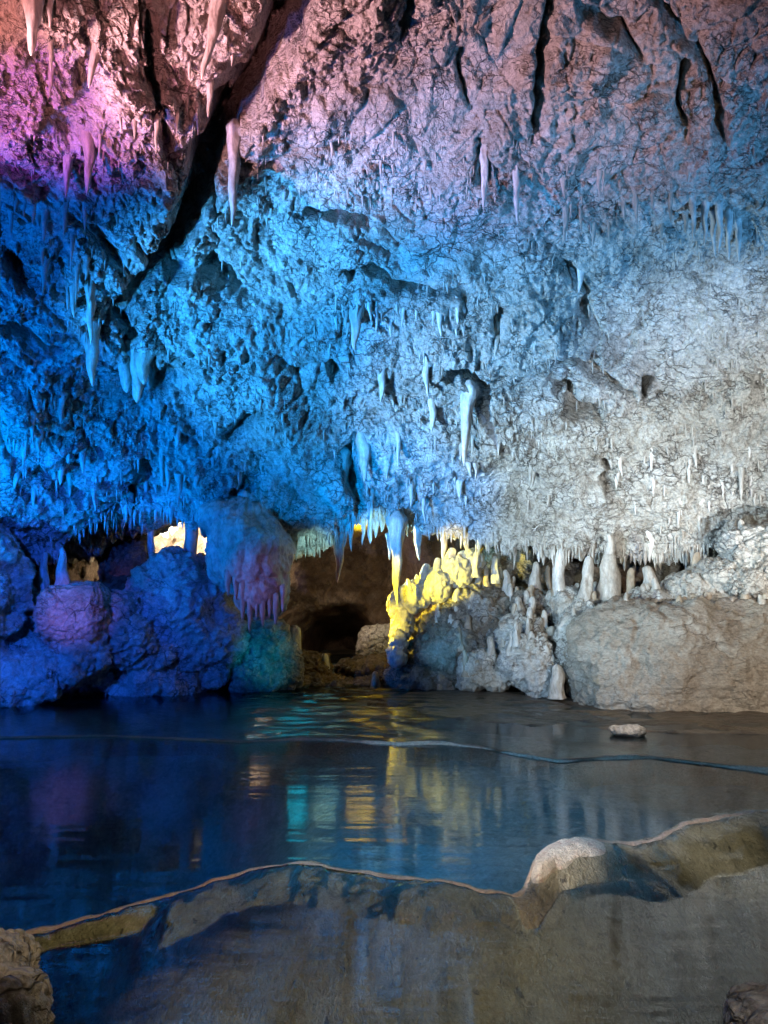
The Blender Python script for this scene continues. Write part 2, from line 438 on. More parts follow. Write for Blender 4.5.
# ------------------------------------------------------------------ dripstone
def lathe(A, axis_dx, axis_dy, L, r0, up=False, seg=14, rings=16, flare=.3, tip=.1, seed=0, lump=.12, power=.8, flute=.0):
    """a tapering drip of length L from A; returns vertices about A and faces"""
    t = np.linspace(0, 1, rings)[:, None]
    a = np.linspace(0, 2 * np.pi, seg, endpoint=False)[None, :]
    prof = (tip + (1 - tip) * (1 - t) ** power) + flare * np.exp(-t * 9)
    prof = prof * smooth(1.06, .93, t) ** .5 * (1 if up else .25 + .75 * smooth(-.02, .10, t))
    sgn = 1 if up else -1
    bx = np.cos(a); by = np.sin(a)
    q = np.stack(np.broadcast_arrays(bx * 1.0 + seed * 3.7, by * 1.0 + seed, t * L / max(r0, .01) * .33), -1)
    lm = 1 + lump * 1.6 * perlin(q) + lump * .9 * perlin(q * 2.3 + 9)
    if flute: lm = lm + flute * np.cos(a * (5 + seed % 4) + 2 * perlin(q * .7)) * (1 - t * .5)
    r = r0 * prof * lm
    wob = r0 * .35
    cx = axis_dx * t + wob * perlin(np.stack([t * 2.5 + seed, t * 0 + 3, t * 0], -1))
    cy = axis_dy * t + wob * perlin(np.stack([t * 2.5 + seed + 40, t * 0 + 9, t * 0], -1))
    V = np.stack([r * bx + cx, r * by + cy, sgn * t * L + 0 * a], -1)
    Fc = gridfaces(seg, rings, wrap=True)
    if up: Fc = Fc[:, ::-1].copy()
    V = V.reshape(-1, 3)
    tipv = np.array([[V[-seg:, 0].mean(), V[-seg:, 1].mean(), sgn * L * 1.01]])
    k = len(V)
    V = np.concatenate([V, tipv])
    base = (rings - 1) * seg
    cap = np.array([[base + j, base + (j + 1) % seg, k, k] for j in range(seg)])
    return V, Fc, cap

def drip_mesh(name, **kw):
    V, Fc, cap = lathe(None, **kw)
    q = Fc.tolist(); c = [[a, b, d] for a, b, d, _ in cap.tolist()]
    if not kw.get('up'): pass
    me = bpy.data.meshes.new(name)
    me.from_pydata(V.tolist(), [], q + c)
    me.polygons.foreach_set('use_smooth', [True] * len(me.polygons))
    me.update()
    return me

_seed = [0]
def stalactite(x0, y0, x1, y1, w, label, group=None, D=None, name='stalactite', mat=None, cat='stalactite', flare=.22, power=.8, seg=14, rings=18, flute=0., lump=.12, tip=.1, dd=0.):
    _seed[0] += 1
    D = (roof_depth(x0, y0) + .02 + dd) if D is None else D
    A = at(x0, y0, D)
    k = D / F
    L = max(.02, (y1 - y0) * k)
    r = w * k * .5
    up = .07 + .6 * r
    A = A + np.array([0, .03 + .4 * r, up])
    me = drip_mesh(name, axis_dx=(x1 - x0) * k, axis_dy=0, L=L + up, r0=r, seed=_seed[0], flare=flare, power=power, seg=seg, rings=rings, flute=flute, lump=lump, tip=tip)
    if mat is None: mat = M_drip if ('white' in label or 'pale' in label) else M_drip2
    return link(name, me, mat, label=label, cat=cat, group=group, origin=A)

def stalagmite(x, ybase, ytop, w, D, label, group=None, name='stalagmite', mat=None, cat='stalagmite', dx=0, power=.45, tip=.25, flare=.15, seg=20, rings=26, lump=.22, flute=0):
    _seed[0] += 1
    A = at(x, ybase, D)
    k = D / F
    me = drip_mesh(name, axis_dx=dx * k, axis_dy=0, L=(ybase - ytop) * k + .04, r0=w * k * .5, up=True, seed=_seed[0], flare=flare, power=power, seg=seg, rings=rings, lump=lump, tip=tip, flute=flute)
    if mat is None: mat = M_drip if 'yellow' in label else (M_drip3 if _seed[0] % 3 == 0 else M_drip2)
    return link(name, me, mat, label=label, cat=cat, group=group, origin=A - np.array([0, 0, .04]))

# ------------------------------------------------------------------ rock masses
def blobverts(c, r, n=2.0, nu=40, nv=22):
    th = np.linspace(.02, math.pi - .02, nv)[:, None]; ph = np.linspace(0, 2 * math.pi, nu, endpoint=False)[None, :]
    d = np.stack(np.broadcast_arrays(np.sin(th) * np.cos(ph), np.sin(th) * np.sin(ph), np.cos(th)), -1)
    k = (np.abs(d) ** n).sum(-1, keepdims=True) ** (-1 / n)
    V = (d * k * np.asarray(r) + np.asarray(c)).reshape(-1, 3)
    Fc = gridfaces(nu, nv, wrap=True)[:, ::-1]
    caps = [list(range(nu)), list(range((nv - 1) * nu, nv * nu))[::-1]]
    return V, Fc, caps

def mass(name, blobs, mat, voxel=.022, big=.12, mid=.06, cell=5., cellamp=.05, fine=.014, pop=0., popscale=14., label=None, cat=None, parent=None, group=None, kind=None, seed=0, flutes=0., flute_n=9., aniso=(1, 1, 1.4)):
    """several rounded lumps (photo x, y, distance, half width px, half height px, half depth m[, squareness]) fused into one body of rock"""
    Vs = []; Fs = []; off = 0
    for b in blobs:
        px, py, D, rx, ry, rd = b[:6]; n = b[6] if len(b) > 6 else 2.2
        V, Fc, caps = blobverts(at(px, py, D), (rx * D / F, rd, ry * D / F), n)
        Vs += V.tolist(); Fs += (Fc + off).tolist() + [[i + off for i in c] for c in caps]
        off += len(V)
    me = bpy.data.meshes.new(name); me.from_pydata(Vs, [], Fs); me.update()
    o = bpy.data.objects.new(name + '_tmp', me); COL.objects.link(o)
    md = o.modifiers.new('r', 'REMESH'); md.mode = 'VOXEL'; md.voxel_size = voxel
    s = o.modifiers.new('s', 'SMOOTH'); s.factor = .7; s.iterations = 8
    dg = bpy.context.evaluated_depsgraph_get()
    me2 = bpy.data.meshes.new_from_object(o.evaluated_get(dg))
    bpy.data.objects.remove(o); bpy.data.meshes.remove(me)
    me2.name = name
    n = len(me2.vertices)
    V = np.empty(n * 3, np.float32); me2.vertices.foreach_get('co', V); V = V.reshape(-1, 3)
    N = np.empty(n * 3, np.float32); me2.vertex_normals.foreach_get('vector', N); N = N.reshape(-1, 3)
    p = V + seed * 5.3
    wr = np.stack([perlin(p * 2.5 + 3), perlin(p * 2.5 + 31), perlin(p * 2.5 + 77)], -1)
    q = p + .1 * wr
    h = big * perlin(p * 1.6) + mid * fbm(q * 4, 3)
    f1, f2, cid = worley(q * cell * np.array(aniso))
    h += cellamp * (cid - .5) * smooth(0, .15, f2 - f1) - cellamp * .8 * np.exp(-(f2 - f1) / .06)
    h += fine * ridged(q * 12, 3)
    f1, f2, cid = worley(q * cell * 2.6 * np.array(aniso) + 30)
    h += cellamp * .4 * (cid - .5) + cellamp * .3 * (.5 - f1)
    if pop:
        f1, f2, cid = worley(p * popscale + 60)
        h += pop * (1 - np.clip(f1, 0, 1) ** 2)
        f1, f2, cid = worley(p * popscale * 2.2 + 90)
        h += pop * .45 * (1 - np.clip(f1, 0, 1) ** 2)
    if flutes:
        ang = np.arctan2(V[:, 1] - V[:, 1].mean(), V[:, 0] - V[:, 0].mean())
        h += flutes * np.abs(np.sin(ang * flute_n + 2 * perlin(p * 2)))
    V2 = V + N * h[:, None]
    org = np.array([V2[:, 0].mean(), V2[:, 1].mean(), V2[:, 2].min()])
    me2.vertices.foreach_set('co', (V2 - org).astype(np.float32).ravel())
    me2.polygons.foreach_set('use_smooth', np.ones(len(me2.polygons), bool))
    me2.update()
    if parent is not None: org = org - np.array(parent.location)
    return link(name, me2, mat, parent=parent, label=label, cat=cat, group=group, kind=kind, origin=org)

# ---- left bank
mass('rock_bank', [(-75, 600, 8.7, 108, 100, .8), (-30, 665, 8.9, 120, 38, .7), (40, 668, 9.1, 75, 30, .5),
                   (120, 675, 9.6, 90, 22, .5)], M_bank, voxel=.020, big=.2, mid=.10, cellamp=.05, cell=3.6, fine=.022,
     label='long blue-lit rock bank rising from the dark water below the lowest part of the roof', cat='rock bank', seed=1)
mass('boulder', [(74, 612, 8.7, 30, 27, .32, 4.5)], M_bank, voxel=.014, big=.07, mid=.04, cellamp=.05, label='squarish purple-brown boulder with a lone stalagmite standing on top of it', cat='boulder', seed=2)
mass('boulder', [(180, 604, 9.6, 58, 52, .6), (205, 640, 9.6, 42, 42, .5), (150, 645, 9.5, 45, 34, .5), (200, 668, 9.8, 48, 22, .5)], M_bank, voxel=.018, big=.12, mid=.08, cellamp=.05, cell=4., fine=.02,
     label='large blue boulder under the two bright cream openings, with a slim pillar on top', cat='boulder', seed=3)
mass('boulder', [(120, 612, 9.1, 20, 16, .3), (128, 640, 9.0, 26, 24, .3)], M_bank, voxel=.014, big=.05, mid=.05, cellamp=.06, label='small cracked blue boulder wedged between the squarish and the large boulder', cat='boulder', seed=4)
mass('boulder', [(66, 658, 8.75, 46, 26, .33), (25, 672, 8.7, 50, 22, .33)], M_bank, voxel=.016, big=.06, mid=.05, cellamp=.06, label='low rounded blue boulder at the waterline below the squarish one', cat='boulder', seed=5)
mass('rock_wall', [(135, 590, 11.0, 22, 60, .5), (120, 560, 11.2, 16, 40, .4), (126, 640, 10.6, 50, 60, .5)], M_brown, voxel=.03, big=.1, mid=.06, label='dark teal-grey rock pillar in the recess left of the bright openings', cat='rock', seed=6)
stalagmite(61, 592, 548, 17, 8.75, 'teal stalagmite standing alone on the squarish boulder', power=.7, tip=.2, dx=1)
stalagmite(43, 600, 552, 12, 8.9, 'thin dark blue stalagmite left of the one on the squarish boulder', power=.6)

# ---- flowstone dome like a bell
dome = mass('flowstone_dome', [(244, 534, 8.95, 30, 26, .36), (258, 560, 8.92, 31, 38, .38, 2.3), (264, 588, 8.92, 25, 28, .34, 2.3), (236, 516, 9.1, 34, 16, .4), (228, 552, 9.1, 16, 34, .3)], M_drip2, voxel=.013, big=.06, mid=.035, cellamp=.016, fine=.010, flutes=.018, flute_n=9,
     label='bell-shaped violet-blue flowstone dome left of the passage, fringed with drips below', cat='flowstone', seed=7)
for (x0, y0, y1, w) in [(243, 580, 620, 10), (250, 590, 632, 8), (257, 588, 618, 7), (263, 592, 626, 9), (270, 590, 617, 7), (276, 592, 624, 8), (283, 584, 612, 7), (228, 568, 596, 9), (236, 574, 600, 8)]:
    D = 8.62
    A = at(x0, y0, D); k = D / F
    _seed[0] += 1
    me = drip_mesh('drip', axis_dx=0, axis_dy=0, L=(y1 - y0) * k, r0=w * k * .5, seed=_seed[0], flare=.1, power=.6)
    link('drip', me, M_drip2, parent=dome, origin=A - np.array(dome.location))
stalactite(243, 500, 243, 535, 13, 'stubby blue pillar joining the roof to the bell-shaped dome', D=8.95, power=.1, tip=.8, name='pillar', cat='pillar')
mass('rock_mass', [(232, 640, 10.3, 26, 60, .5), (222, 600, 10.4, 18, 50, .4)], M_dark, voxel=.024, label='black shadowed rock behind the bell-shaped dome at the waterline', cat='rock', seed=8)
mass('coral_clump', [(268, 650, 9.75, 20, 28, .3), (262, 672, 9.7, 24, 22, .3), (282, 668, 9.8, 14, 24, .25)], M_crust, voxel=.011, big=.03, mid=.03, pop=.07, popscale=13, cellamp=.03,
     label='teal knobbly cave-coral clump under the bell-shaped dome', cat='cave coral', seed=9)
stalagmite(292, 694, 627, 20, 9.85, 'tan post-like stalagmite beside the teal coral clump at the mouth of the passage', power=.25, tip=.4)
stalagmite(324, 678, 654, 11, 10.4, 'short rounded tan stalagmite on the rocks in the passage', power=.4, tip=.3, dx=1)
mass('rubble_mound', [(312, 668, 10.5, 20, 16, .3), (306, 684, 10.3, 26, 12, .3), (326, 684, 10.4, 24, 10, .3)], M_brown, voxel=.014, big=.05, mid=.04, cellamp=.05, cell=9, label='small brown rubble mound in the passage behind the tan post-like stalagmite', cat='rubble', seed=10)
mass('rock_ramp', [(372, 668, 10.8, 34, 10, .5), (345, 688, 10.3, 60, 8, .5), (392, 680, 10.6, 26, 16, .4)], M_brown, voxel=.016, big=.05, mid=.04, cellamp=.05, cell=8, label='dark brown ramp of rock rising to the foot of the yellow formations', cat='rock', seed=11)
mass('boulder', [(378, 642, 11.6, 22, 18, .3, 3)], M_crystal, voxel=.02, big=.08, mid=.03, cellamp=.03, label='pale grey boulder with a bright edge deep in the passage', cat='boulder', seed=12)
stalagmite(375, 692, 672, 11, 9.9, 'little teal stalagmite standing alone at the waterline before the passage', power=.4, tip=.35)

# ---- back of the chambers
def backwall():
    px = np.linspace(-200, 1000, 420); py = np.linspace(440, 800, 150)
    PX, PY = np.meshgrid(px, py)
    D = 13.6 + 0 * PX
    D -= 2.6 * smooth(380, 460, PX)
    D -= 1.6 * smooth(140, 60, PX)
    # brown buttress coming down from the upper left to the right of the passage
    D -= .5 * smooth(-14, 10, (PX - 290) * .78 - (PY - 588)) * smooth(262, 300, PX) * smooth(440, 405, PX)
    D += 3.0 * smooth(30, -10, np.abs(PX - 340) - 20 + 0.25 * np.abs(PY - 660)) * smooth(600, 640, PY)
    P = at(PX, PY, D)
    h = .35 * perlin(P * .9) + .16 * fbm(P * 2.6, 3)
    f1, f2, c = worley(P * 3.2)
    h += .12 * (c - .5) * smooth(0, .15, f2 - f1)
    h += .05 * ridged(P * 7, 2)
    P[..., 1] -= h
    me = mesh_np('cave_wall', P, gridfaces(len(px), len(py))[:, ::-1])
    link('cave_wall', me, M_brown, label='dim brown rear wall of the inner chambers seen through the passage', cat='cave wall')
backwall()

# ---- yellow formations and the middle bank
mass('rock_bank', [(446, 652, 10.1, 38, 44, .5), (476, 622, 10.2, 44, 40, .5), (430, 680, 10.0, 42, 20, .4), (500, 650, 10.1, 46, 46, .5), (505, 590, 10.6, 40, 40, .4), (540, 640, 10.0, 40, 50, .5)],
     M_crust, voxel=.018, big=.09, mid=.06, pop=.035, popscale=10, cellamp=.07, cell=5, label='craggy teal and brown bank of crusted rock between the passage and the grey slab', cat='rock bank', seed=13)
mass('dripstone_cascade', [(402, 618, 9.85, 8, 20, .15), (409, 600, 9.85, 8, 14, .15), (396, 606, 9.85, 6, 12, .12), (398, 640, 9.8, 6, 12, .12), (418, 594, 9.85, 10, 12, .14), (436, 586, 9.85, 13, 13, .15), (455, 572, 9.9, 14, 12, .15), (470, 562, 9.95, 10, 9, .12), (397, 655, 9.75, 6, 8, .12)],
     M_drip, voxel=.010, big=.02, mid=.02, pop=.03, popscale=16, cellamp=.015, label='knobbly yellow-lit dripstone cascade tumbling down the edge of the passage', cat='flowstone', seed=14)
for k, (x, yb, yt, w, dx) in enumerate([(418, 604, 564, 15, 8), (432, 594, 558, 12, 7), (449, 580, 548, 14, 2), (408, 612, 588, 12, 0), (398, 618, 586, 9, 1), (443, 590, 570, 13, 4), (474, 574, 548, 9, 4)]):
    stalagmite(x, yb, yt, w, 9.8, ['tallest yellow-lit stalagmite on the cascade, leaning right', 'slim yellow stalagmite just behind the tallest leaning one', 'yellow stalagmite that nearly meets the fringe of the roof', 'squat yellow stalagmite low on the cascade',
                'small pointed yellow stalagmite at the edge above the passage', 'stubby yellow stalagmite between the slim and the nearly touching one', 'small yellow stalagmite standing apart at the upper end of the cascade'][k], dx=dx, power=.45, tip=.35, group='yellow stalagmites on the cascade')
TEAL = [(470, 640, 592, 15, 9.75, 'blue-green stalagmite leaning on the craggy bank', 2), (489, 652, 598, 28, 9.75, 'broad brown onion-shaped stalagmite with concentric folds', 0),
        (507, 600, 570, 10, 9.9, 'small grey stalagmite high on the craggy bank', 0), (536, 606, 562, 16, 9.75, 'grey-blue stalagmite left of the tall white column', 1), (530, 610, 585, 12, 9.6, 'short grey stalagmite at the foot of the grey-blue one', 0),
        (518, 632, 597, 12, 9.5, 'bluish stalagmite in the pair above the pale crust', 1), (533, 636, 597, 11, 9.45, 'whiter, right-hand stalagmite of the pair above the pale crust', 0),
        (548, 600, 566, 9, 9.9, 'narrow dark stalagmite tucked against the tall white column', 0),
        (557, 694, 665, 17, 8.75, 'grey stalagmite at the waterline beside the end of the slab', 1), (549, 690, 655, 12, 8.95, 'darker leaning stalagmite behind the waterline one', 3), (440, 694, 668, 13, 9.6, 'teal stub at the waterline below the craggy bank', 0), (570, 636, 600, 12, 9.3, 'cream stalagmite leaning under the tall white column', 2),
        (464, 610, 584, 12, 9.9, 'small teal cone beside the yellow cascade', 1), (495, 580, 556, 9, 10.0, 'tiny grey cone under the right end of the yellow fringe', 0)]
for x, yb, yt, w, D, lab, dx in TEAL:
    stalagmite(x, yb, yt, w, D, lab, dx=dx, mat=M_brown if 'brown' in lab else None)
mass('crust_mound', [(482, 670, 9.45, 22, 17, .25), (496, 680, 9.4, 12, 10, .2), (470, 683, 9.5, 12, 8, .2)], M_crystal, voxel=.011, big=.04, mid=.03, cellamp=.04, pop=.02, label='whitish knobbly crust mound at the waterline under the brown onion-shaped stalagmite', cat='calcite mound', seed=15)
mass('crust_mound', [(530, 660, 9.2, 24, 26, .3), (522, 636, 9.4, 22, 20, .25), (538, 680, 9.1, 18, 14, .25)], M_crystal, voxel=.012, big=.05, mid=.03, cellamp=.04, pop=.025, label='bluish-white crust mound below the pair of stalagmites', cat='calcite mound', seed=16)
mass('crust_mound', [(590, 622, 9.2, 24, 22, .3), (578, 645, 9.0, 18, 30, .3), (612, 606, 9.3, 22, 12, .25), (600, 640, 9.1, 22, 18, .3), (570, 605, 9.5, 20, 16, .3)], M_crystal, voxel=.012, big=.05, mid=.035, cellamp=.05, pop=.02, label='crumbly cream crust mound at the left end of the grey slab', cat='calcite mound', seed=17)
mass('crust_mound', [(690, 590, 8.9, 26, 13, .3), (655, 600, 9.0, 22, 10, .3), (720, 580, 8.8, 22, 18, .3)], M_crystal, voxel=.013, big=.04, mid=.03, cellamp=.04, pop=.03, label='white popcorn-like crust mound on top of the grey slab', cat='calcite mound', seed=18)
mass('crust_mound', [(748, 552, 8.7, 24, 26, .4), (772, 560, 8.5, 30, 36, .4), (745, 582, 8.5, 20, 16, .3)], M_crystal, voxel=.014, big=.06, mid=.035, cellamp=.05, pop=.02, label='tall cream crust mound at the very edge of the photo, above the slab', cat='calcite mound', seed=19)
mass('rock_slab', [(745, 668, 8.85, 172, 68, .85, 4.0), (625, 668, 9.0, 52, 48, .55, 2.6)], M_slab, voxel=.020, big=.13, mid=.06, cellamp=.035, cell=3.0, fine=.014, aniso=(1, 1, 2.2),
     label='broad smooth grey-tan slab of rock sloping into the water', cat='rock slab', seed=20)
mass('rock_mass', [(640, 590, 10.6, 150, 30, .5), (760, 590, 10.2, 60, 40, .5)], M_brown, voxel=.03, label='dark brown rock in the low gap behind the row of pale stalagmites', cat='rock', seed=21)
# row of stalagmites on the slab
for x, yb, yt, w, D, lab, dx, pw in [
        (610, 596, 552, 22, 9.15, 'stout pale two-step stalagmite with a thin neck reaching to the roof', 0, .3),
        (585, 604, 556, 15, 9.1, 'pale leaning stalagmite propped against its stout neighbour', 5, .35),
        (631, 596, 568, 12, 9.15, 'small cone between the stout and the rounded stalagmite', 0, .5),
        (648, 602, 566, 17, 9.05, 'rounded pale stalagmite right of the stout one', 2, .35),
        (664, 600, 580, 11, 9.05, 'knee-high knob right of the rounded stalagmite', 0, .35),
        (626, 615, 600, 10, 8.9, 'pale nub under the rounded stalagmite', 0, .35),
        (662, 617, 601, 10, 8.75, 'twin-like nub on the slab edge, nearer the rounded stalagmite', 0, .35),
        (674, 618, 603, 9, 8.75, 'nub on the slab edge below the popcorn crust', 0, .35),
        (697, 577, 552, 12, 8.9, 'grey cone in the shaded gap above the popcorn crust', 0, .5),
        (709, 577, 563, 9, 8.85, 'tiny dark cone beside the grey one above the popcorn crust', 0, .5),
        (742, 548, 520, 12, 8.6, 'pointed cream stalagmite on top of the tall crust mound', 0, .5),
        (745, 600, 574, 14, 8.4, 'mushroom-stemmed cream stalagmite beneath the tall crust mound', 0, .2)]:
    stalagmite(x, yb, yt, w, D, lab, dx=dx, power=pw)
stalagmite(610, 556, 534, 8, 9.15, 'thin neck rising from the stout stalagmite to the roof fringe', power=.2, tip=.6, name='stalagmite')
# columns
stalactite(562, 532, 559, 612, 13, 'tall white column joining the roof to the cream crust mound', D=9.35, power=.15, tip=.7, name='column', cat='column', flare=.5)
stalactite(190, 498, 190, 566, 13, 'blue column standing between the two bright cream openings', D=9.6, power=.12, tip=.8, name='column', cat='column', flare=.8)
stalactite(150, 512, 151, 560, 7, 'thin blue column at the edge of the larger bright opening', D=9.9, power=.12, tip=.7, name='column', cat='column', flare=.8)

# ------------------------------------------------------------------ the stalactites one can single out
HERO = [
 (28, -14, 30, 55, 19, 'large pale pink stalactite in the upper corner of the roof'),
 (48, -14, 48, 26, 9, 'narrow pink stalactite beside the large pale pink one'),
 (103, 12, 86, 90, 15, 'long pink stalactite slanting down from the roof'),
 (224, -14, 200, 82, 15, 'long slanting pink stalactite at the dark rift'),
 (210, 60, 208, 118, 9, 'straight brownish pink stalactite right of the rift one'),
 (186, 74, 187, 112, 6, 'slim lilac stalactite left of the rift'),
 (197, 104, 197, 134, 5, 'thin blue-violet stalactite inside the rift'),
 (87, 128, 86, 196, 12, 'stout violet stalactite under the magenta knobs'),
 (66, 150, 65, 198, 9, 'shorter violet stalactite next to the stout one'),
 (234, 130, 232, 228, 13, 'tall light blue stalactite on the corner right of the rift, flaring at its foot'),
 (88, 278, 90, 345, 9, 'slender blue stalactite above the sharp-edged one'),
 (89, 330, 90, 386, 14, 'blue stalactite with a brown shadow edge below the slender one'),
 (485, 140, 484, 212, 8, 'long pale blue stalactite hanging free in the upper middle of the roof'),
 (517, 160, 517, 226, 7, 'long pale blue stalactite right of the other free-hanging one'),
 (569, 198, 564, 244, 7, 'slanting blue stalactite on the right-hand roof'),
 (356, 306, 354, 350, 12, 'thick pale stalactite in the middle of the roof'),
 (382, 366, 382, 402, 9, 'pale stalactite with a blue shadow, hanging alone'),
 (427, 354, 427, 396, 8, 'upper white stalactite of the pair above the broad twin-pronged one'),
 (433, 398, 432, 432, 8, 'lower white stalactite of the pair'),
 (470, 392, 463, 466, 13, 'long white stalactite with a forked root on the pale roof'),
 (499, 322, 496, 356, 8, 'grey-blue stalactite in the shaded hollow'),
 (340, 455, 340, 526, 13, 'smooth blue peg-like stalactite next to the black hole'),
 (365, 436, 364, 482, 13, 'broad bright blue stalactite right of the black hole'),
 (398, 522, 396, 604, 15, 'largest bright blue stalactite, hanging in front of the passage'),
 (339, 538, 338, 582, 12, 'cream tapered stalactite hanging at the passage mouth'),
 (703, 498, 700, 532, 11, 'white stalactite with a dark shadow in the right-hand fringe'),
 (652, 528, 651, 562, 13, 'bluish-white stalactite at the low roof edge over the stalagmites'),
 (536, 526, 540, 562, 10, 'pale stalactite at the roof edge above the grey-blue stalagmite'),
 (417, 528, 419, 560, 10, 'yellow stalactite right of the largest blue one'),
 (296, 540, 296, 560, 12, 'short broad cyan stalactite at the left end of the bright fringe'),
 (390, 540, 390, 560, 7, 'cream stalactite left of the largest blue one'),
 (312, 540, 314, 557, 6, 'small yellow stalactite left of the cream tapered one'),
 (744, 470, 742, 500, 6, 'thin cream stalactite near the photo edge over the tall mound'),
 (583, 270, 580, 292, 7, 'short pale stalactite in a shadowed hollow of the right-hand roof'),
]
for h in HERO:
    h = h[:4] + (h[4] * (1.45 if h[1] < 520 else 1.15),) + h[5:]
    stalactite(*h[:5], h[5], seg=20, rings=34, lump=.2, flute=.05, D=(9.35 if (h[1] > 515 and 400 > h[0] > 392) else roof_depth(258, 160) - .04 if h[0] == 234 else None))
# three-pronged blob
for x0, y0, x1, y1, w, lab in [(122, 352, 125, 392, 21, 'left prong of the three fused blue stalactites'), (133, 350, 137, 402, 22, 'middle and longest prong of the three fused blue stalactites'), (143, 352, 141, 384, 18, 'right prong of the three fused blue stalactites')]:
    stalactite(x0, y0, x1, y1, w, lab, group='fused blue stalactites', power=.5, seg=18, rings=24, lump=.2)
for (x, y) in [(695, 200), (706, 206), (715, 212), (722, 205), (731, 214), (741, 222)]:
    stalactite(x, y, x + random.uniform(-2, 2), y + random.uniform(38, 58), 9, 'long blue stalactite in the tight comb on the right-hand roof', group='comb of long stalactites on the right-hand roof', mat=M_drip, dd=-.06, seg=14, rings=22, lump=.2)

ZONES = [  # x0, y0, x1, y1, count, length px, width px, label, group
 (500, 528, 768, 556, 48, (9, 24), (4, 8), 'short whitish stalactite in the fringe along the low right-hand roof edge', 'fringe along the right-hand roof edge'),
 (280, 530, 350, 546, 14, (7, 16), (3, 6), 'tiny bright stalactite in the lit fringe above the passage', 'lit fringe above the passage'),
 (352, 518, 480, 540, 26, (10, 26), (4, 8), 'small glowing stalactite in the yellow and cyan fringe right of the passage', 'yellow and cyan fringe'),
 (560, 165, 690, 225, 22, (12, 34), (4, 7), 'slim blue stalactite on the band of roof left of the tight comb', 'slim stalactites left of the comb'),
 (325, 295, 470, 320, 24, (10, 30), (4, 8), 'pale blue stalactite in the row below the long crack in the middle roof', 'row below the long crack'),
 (5, 195, 90, 290, 24, (15, 40), (5, 9), 'blue stalactite on the roof below the magenta knobs', 'stalactites below the magenta knobs'),
 (5, 30, 230, 125, 16, (14, 36), (5, 9), 'pink stalactite on the rough roof either side of the rift', 'pink stalactites of the upper roof'),
 (590, 440, 768, 500, 26, (10, 24), (4, 7), 'cream stalactite on the pale rippled roof above the right-hand fringe', 'cream stalactites on the pale roof'),
 (10, 400, 240, 490, 30, (14, 34), (6, 10), 'deep blue stalactite low on the shadowed left-hand roof', 'deep blue low stalactites'),
 (370, 430, 560, 500, 24, (10, 26), (4, 8), 'light blue stalactite on the roof above the yellow and cyan fringe', 'light blue stalactites above the bright fringe'),
 (120, 500, 245, 516, 14, (10, 24), (6, 10), 'blue stalactite in the fringe over the bright cream openings', 'fringe over the bright openings'),
 (300, 120, 480, 200, 10, (10, 24), (4, 6), 'small violet stalactite on the smooth upper middle roof', 'violet stalactites of the upper middle roof'),
]
for x0, y0, x1, y1, n, ll, ww, lab, grp in ZONES:
    for k in range(n):
        x = x0 + (x1 - x0) * (k + random.random()) / n
        if n > 12: x = min(max(x0, x0 + (x1 - x0) * (int(k / 5) + .5) * 5 / n + random.gauss(0, (x1 - x0) * 1.5 / n)), x1)
        fr = y1 - y0 < 32
        y = random.uniform(y0, y1) if not fr else min(random.uniform(y0, y1), lip(x) - 3)
        if fr and y0 > 500: y = float(lip(x)) - random.uniform(1, 12)
        L = random.uniform(*ll) * random.choice((.7, 1, 1, 1.25)); w = random.uniform(*ww) * 1.3
        stalactite(x, y, x + random.uniform(-2.5, 2.5), y + L, w, lab, group=grp, seg=10, rings=12, lump=.25)

# the countless little drips, one crust
def small_drips():
    Vs = []; Qs = []; Ts = []; off = 0
    r = random.Random(5)
    for k in range(2600):
        x = r.uniform(-10, 778)
        if r.random() < .28:
            y = float(lip(x)) - r.uniform(0, 14)
        else:
            y = r.uniform(120, float(lip(x)) - 10)
            if float(perlin(np.array([x * .018, y * .03, 4.2]))) < -.02: continue
        D = roof_depth(x, y) + .015; kx = D / F
        L = r.uniform(3, 14) * kx; w = r.uniform(1.6, 4.2) * kx * .5
        V, Fc, cap = lathe(None, axis_dx=r.uniform(-.1, .1) * L, axis_dy=0, L=L + .03, r0=w, seg=6, rings=6, flare=.35, seed=k % 50, lump=.3)
        V = V + at(x, y, D) + np.array([0, .012, .03])
        Vs.append(V); Qs.append(Fc + off); Qs.append(cap + off); off += len(V)
    V = np.concatenate(Vs)
    faces = [tuple(f) if f[2] != f[3] else tuple(f[:3]) for f in np.concatenate(Qs).tolist()]
    me = bpy.data.meshes.new('drip_crust'); me.from_pydata(V.tolist(), [], faces)
    me.polygons.foreach_set('use_smooth', [True] * len(me.polygons)); me.update()
    link('drip_crust', me, M_drip2, label='countless tiny drips studding the whole rough roof', cat='small drips', kind='stuff')
small_drips()

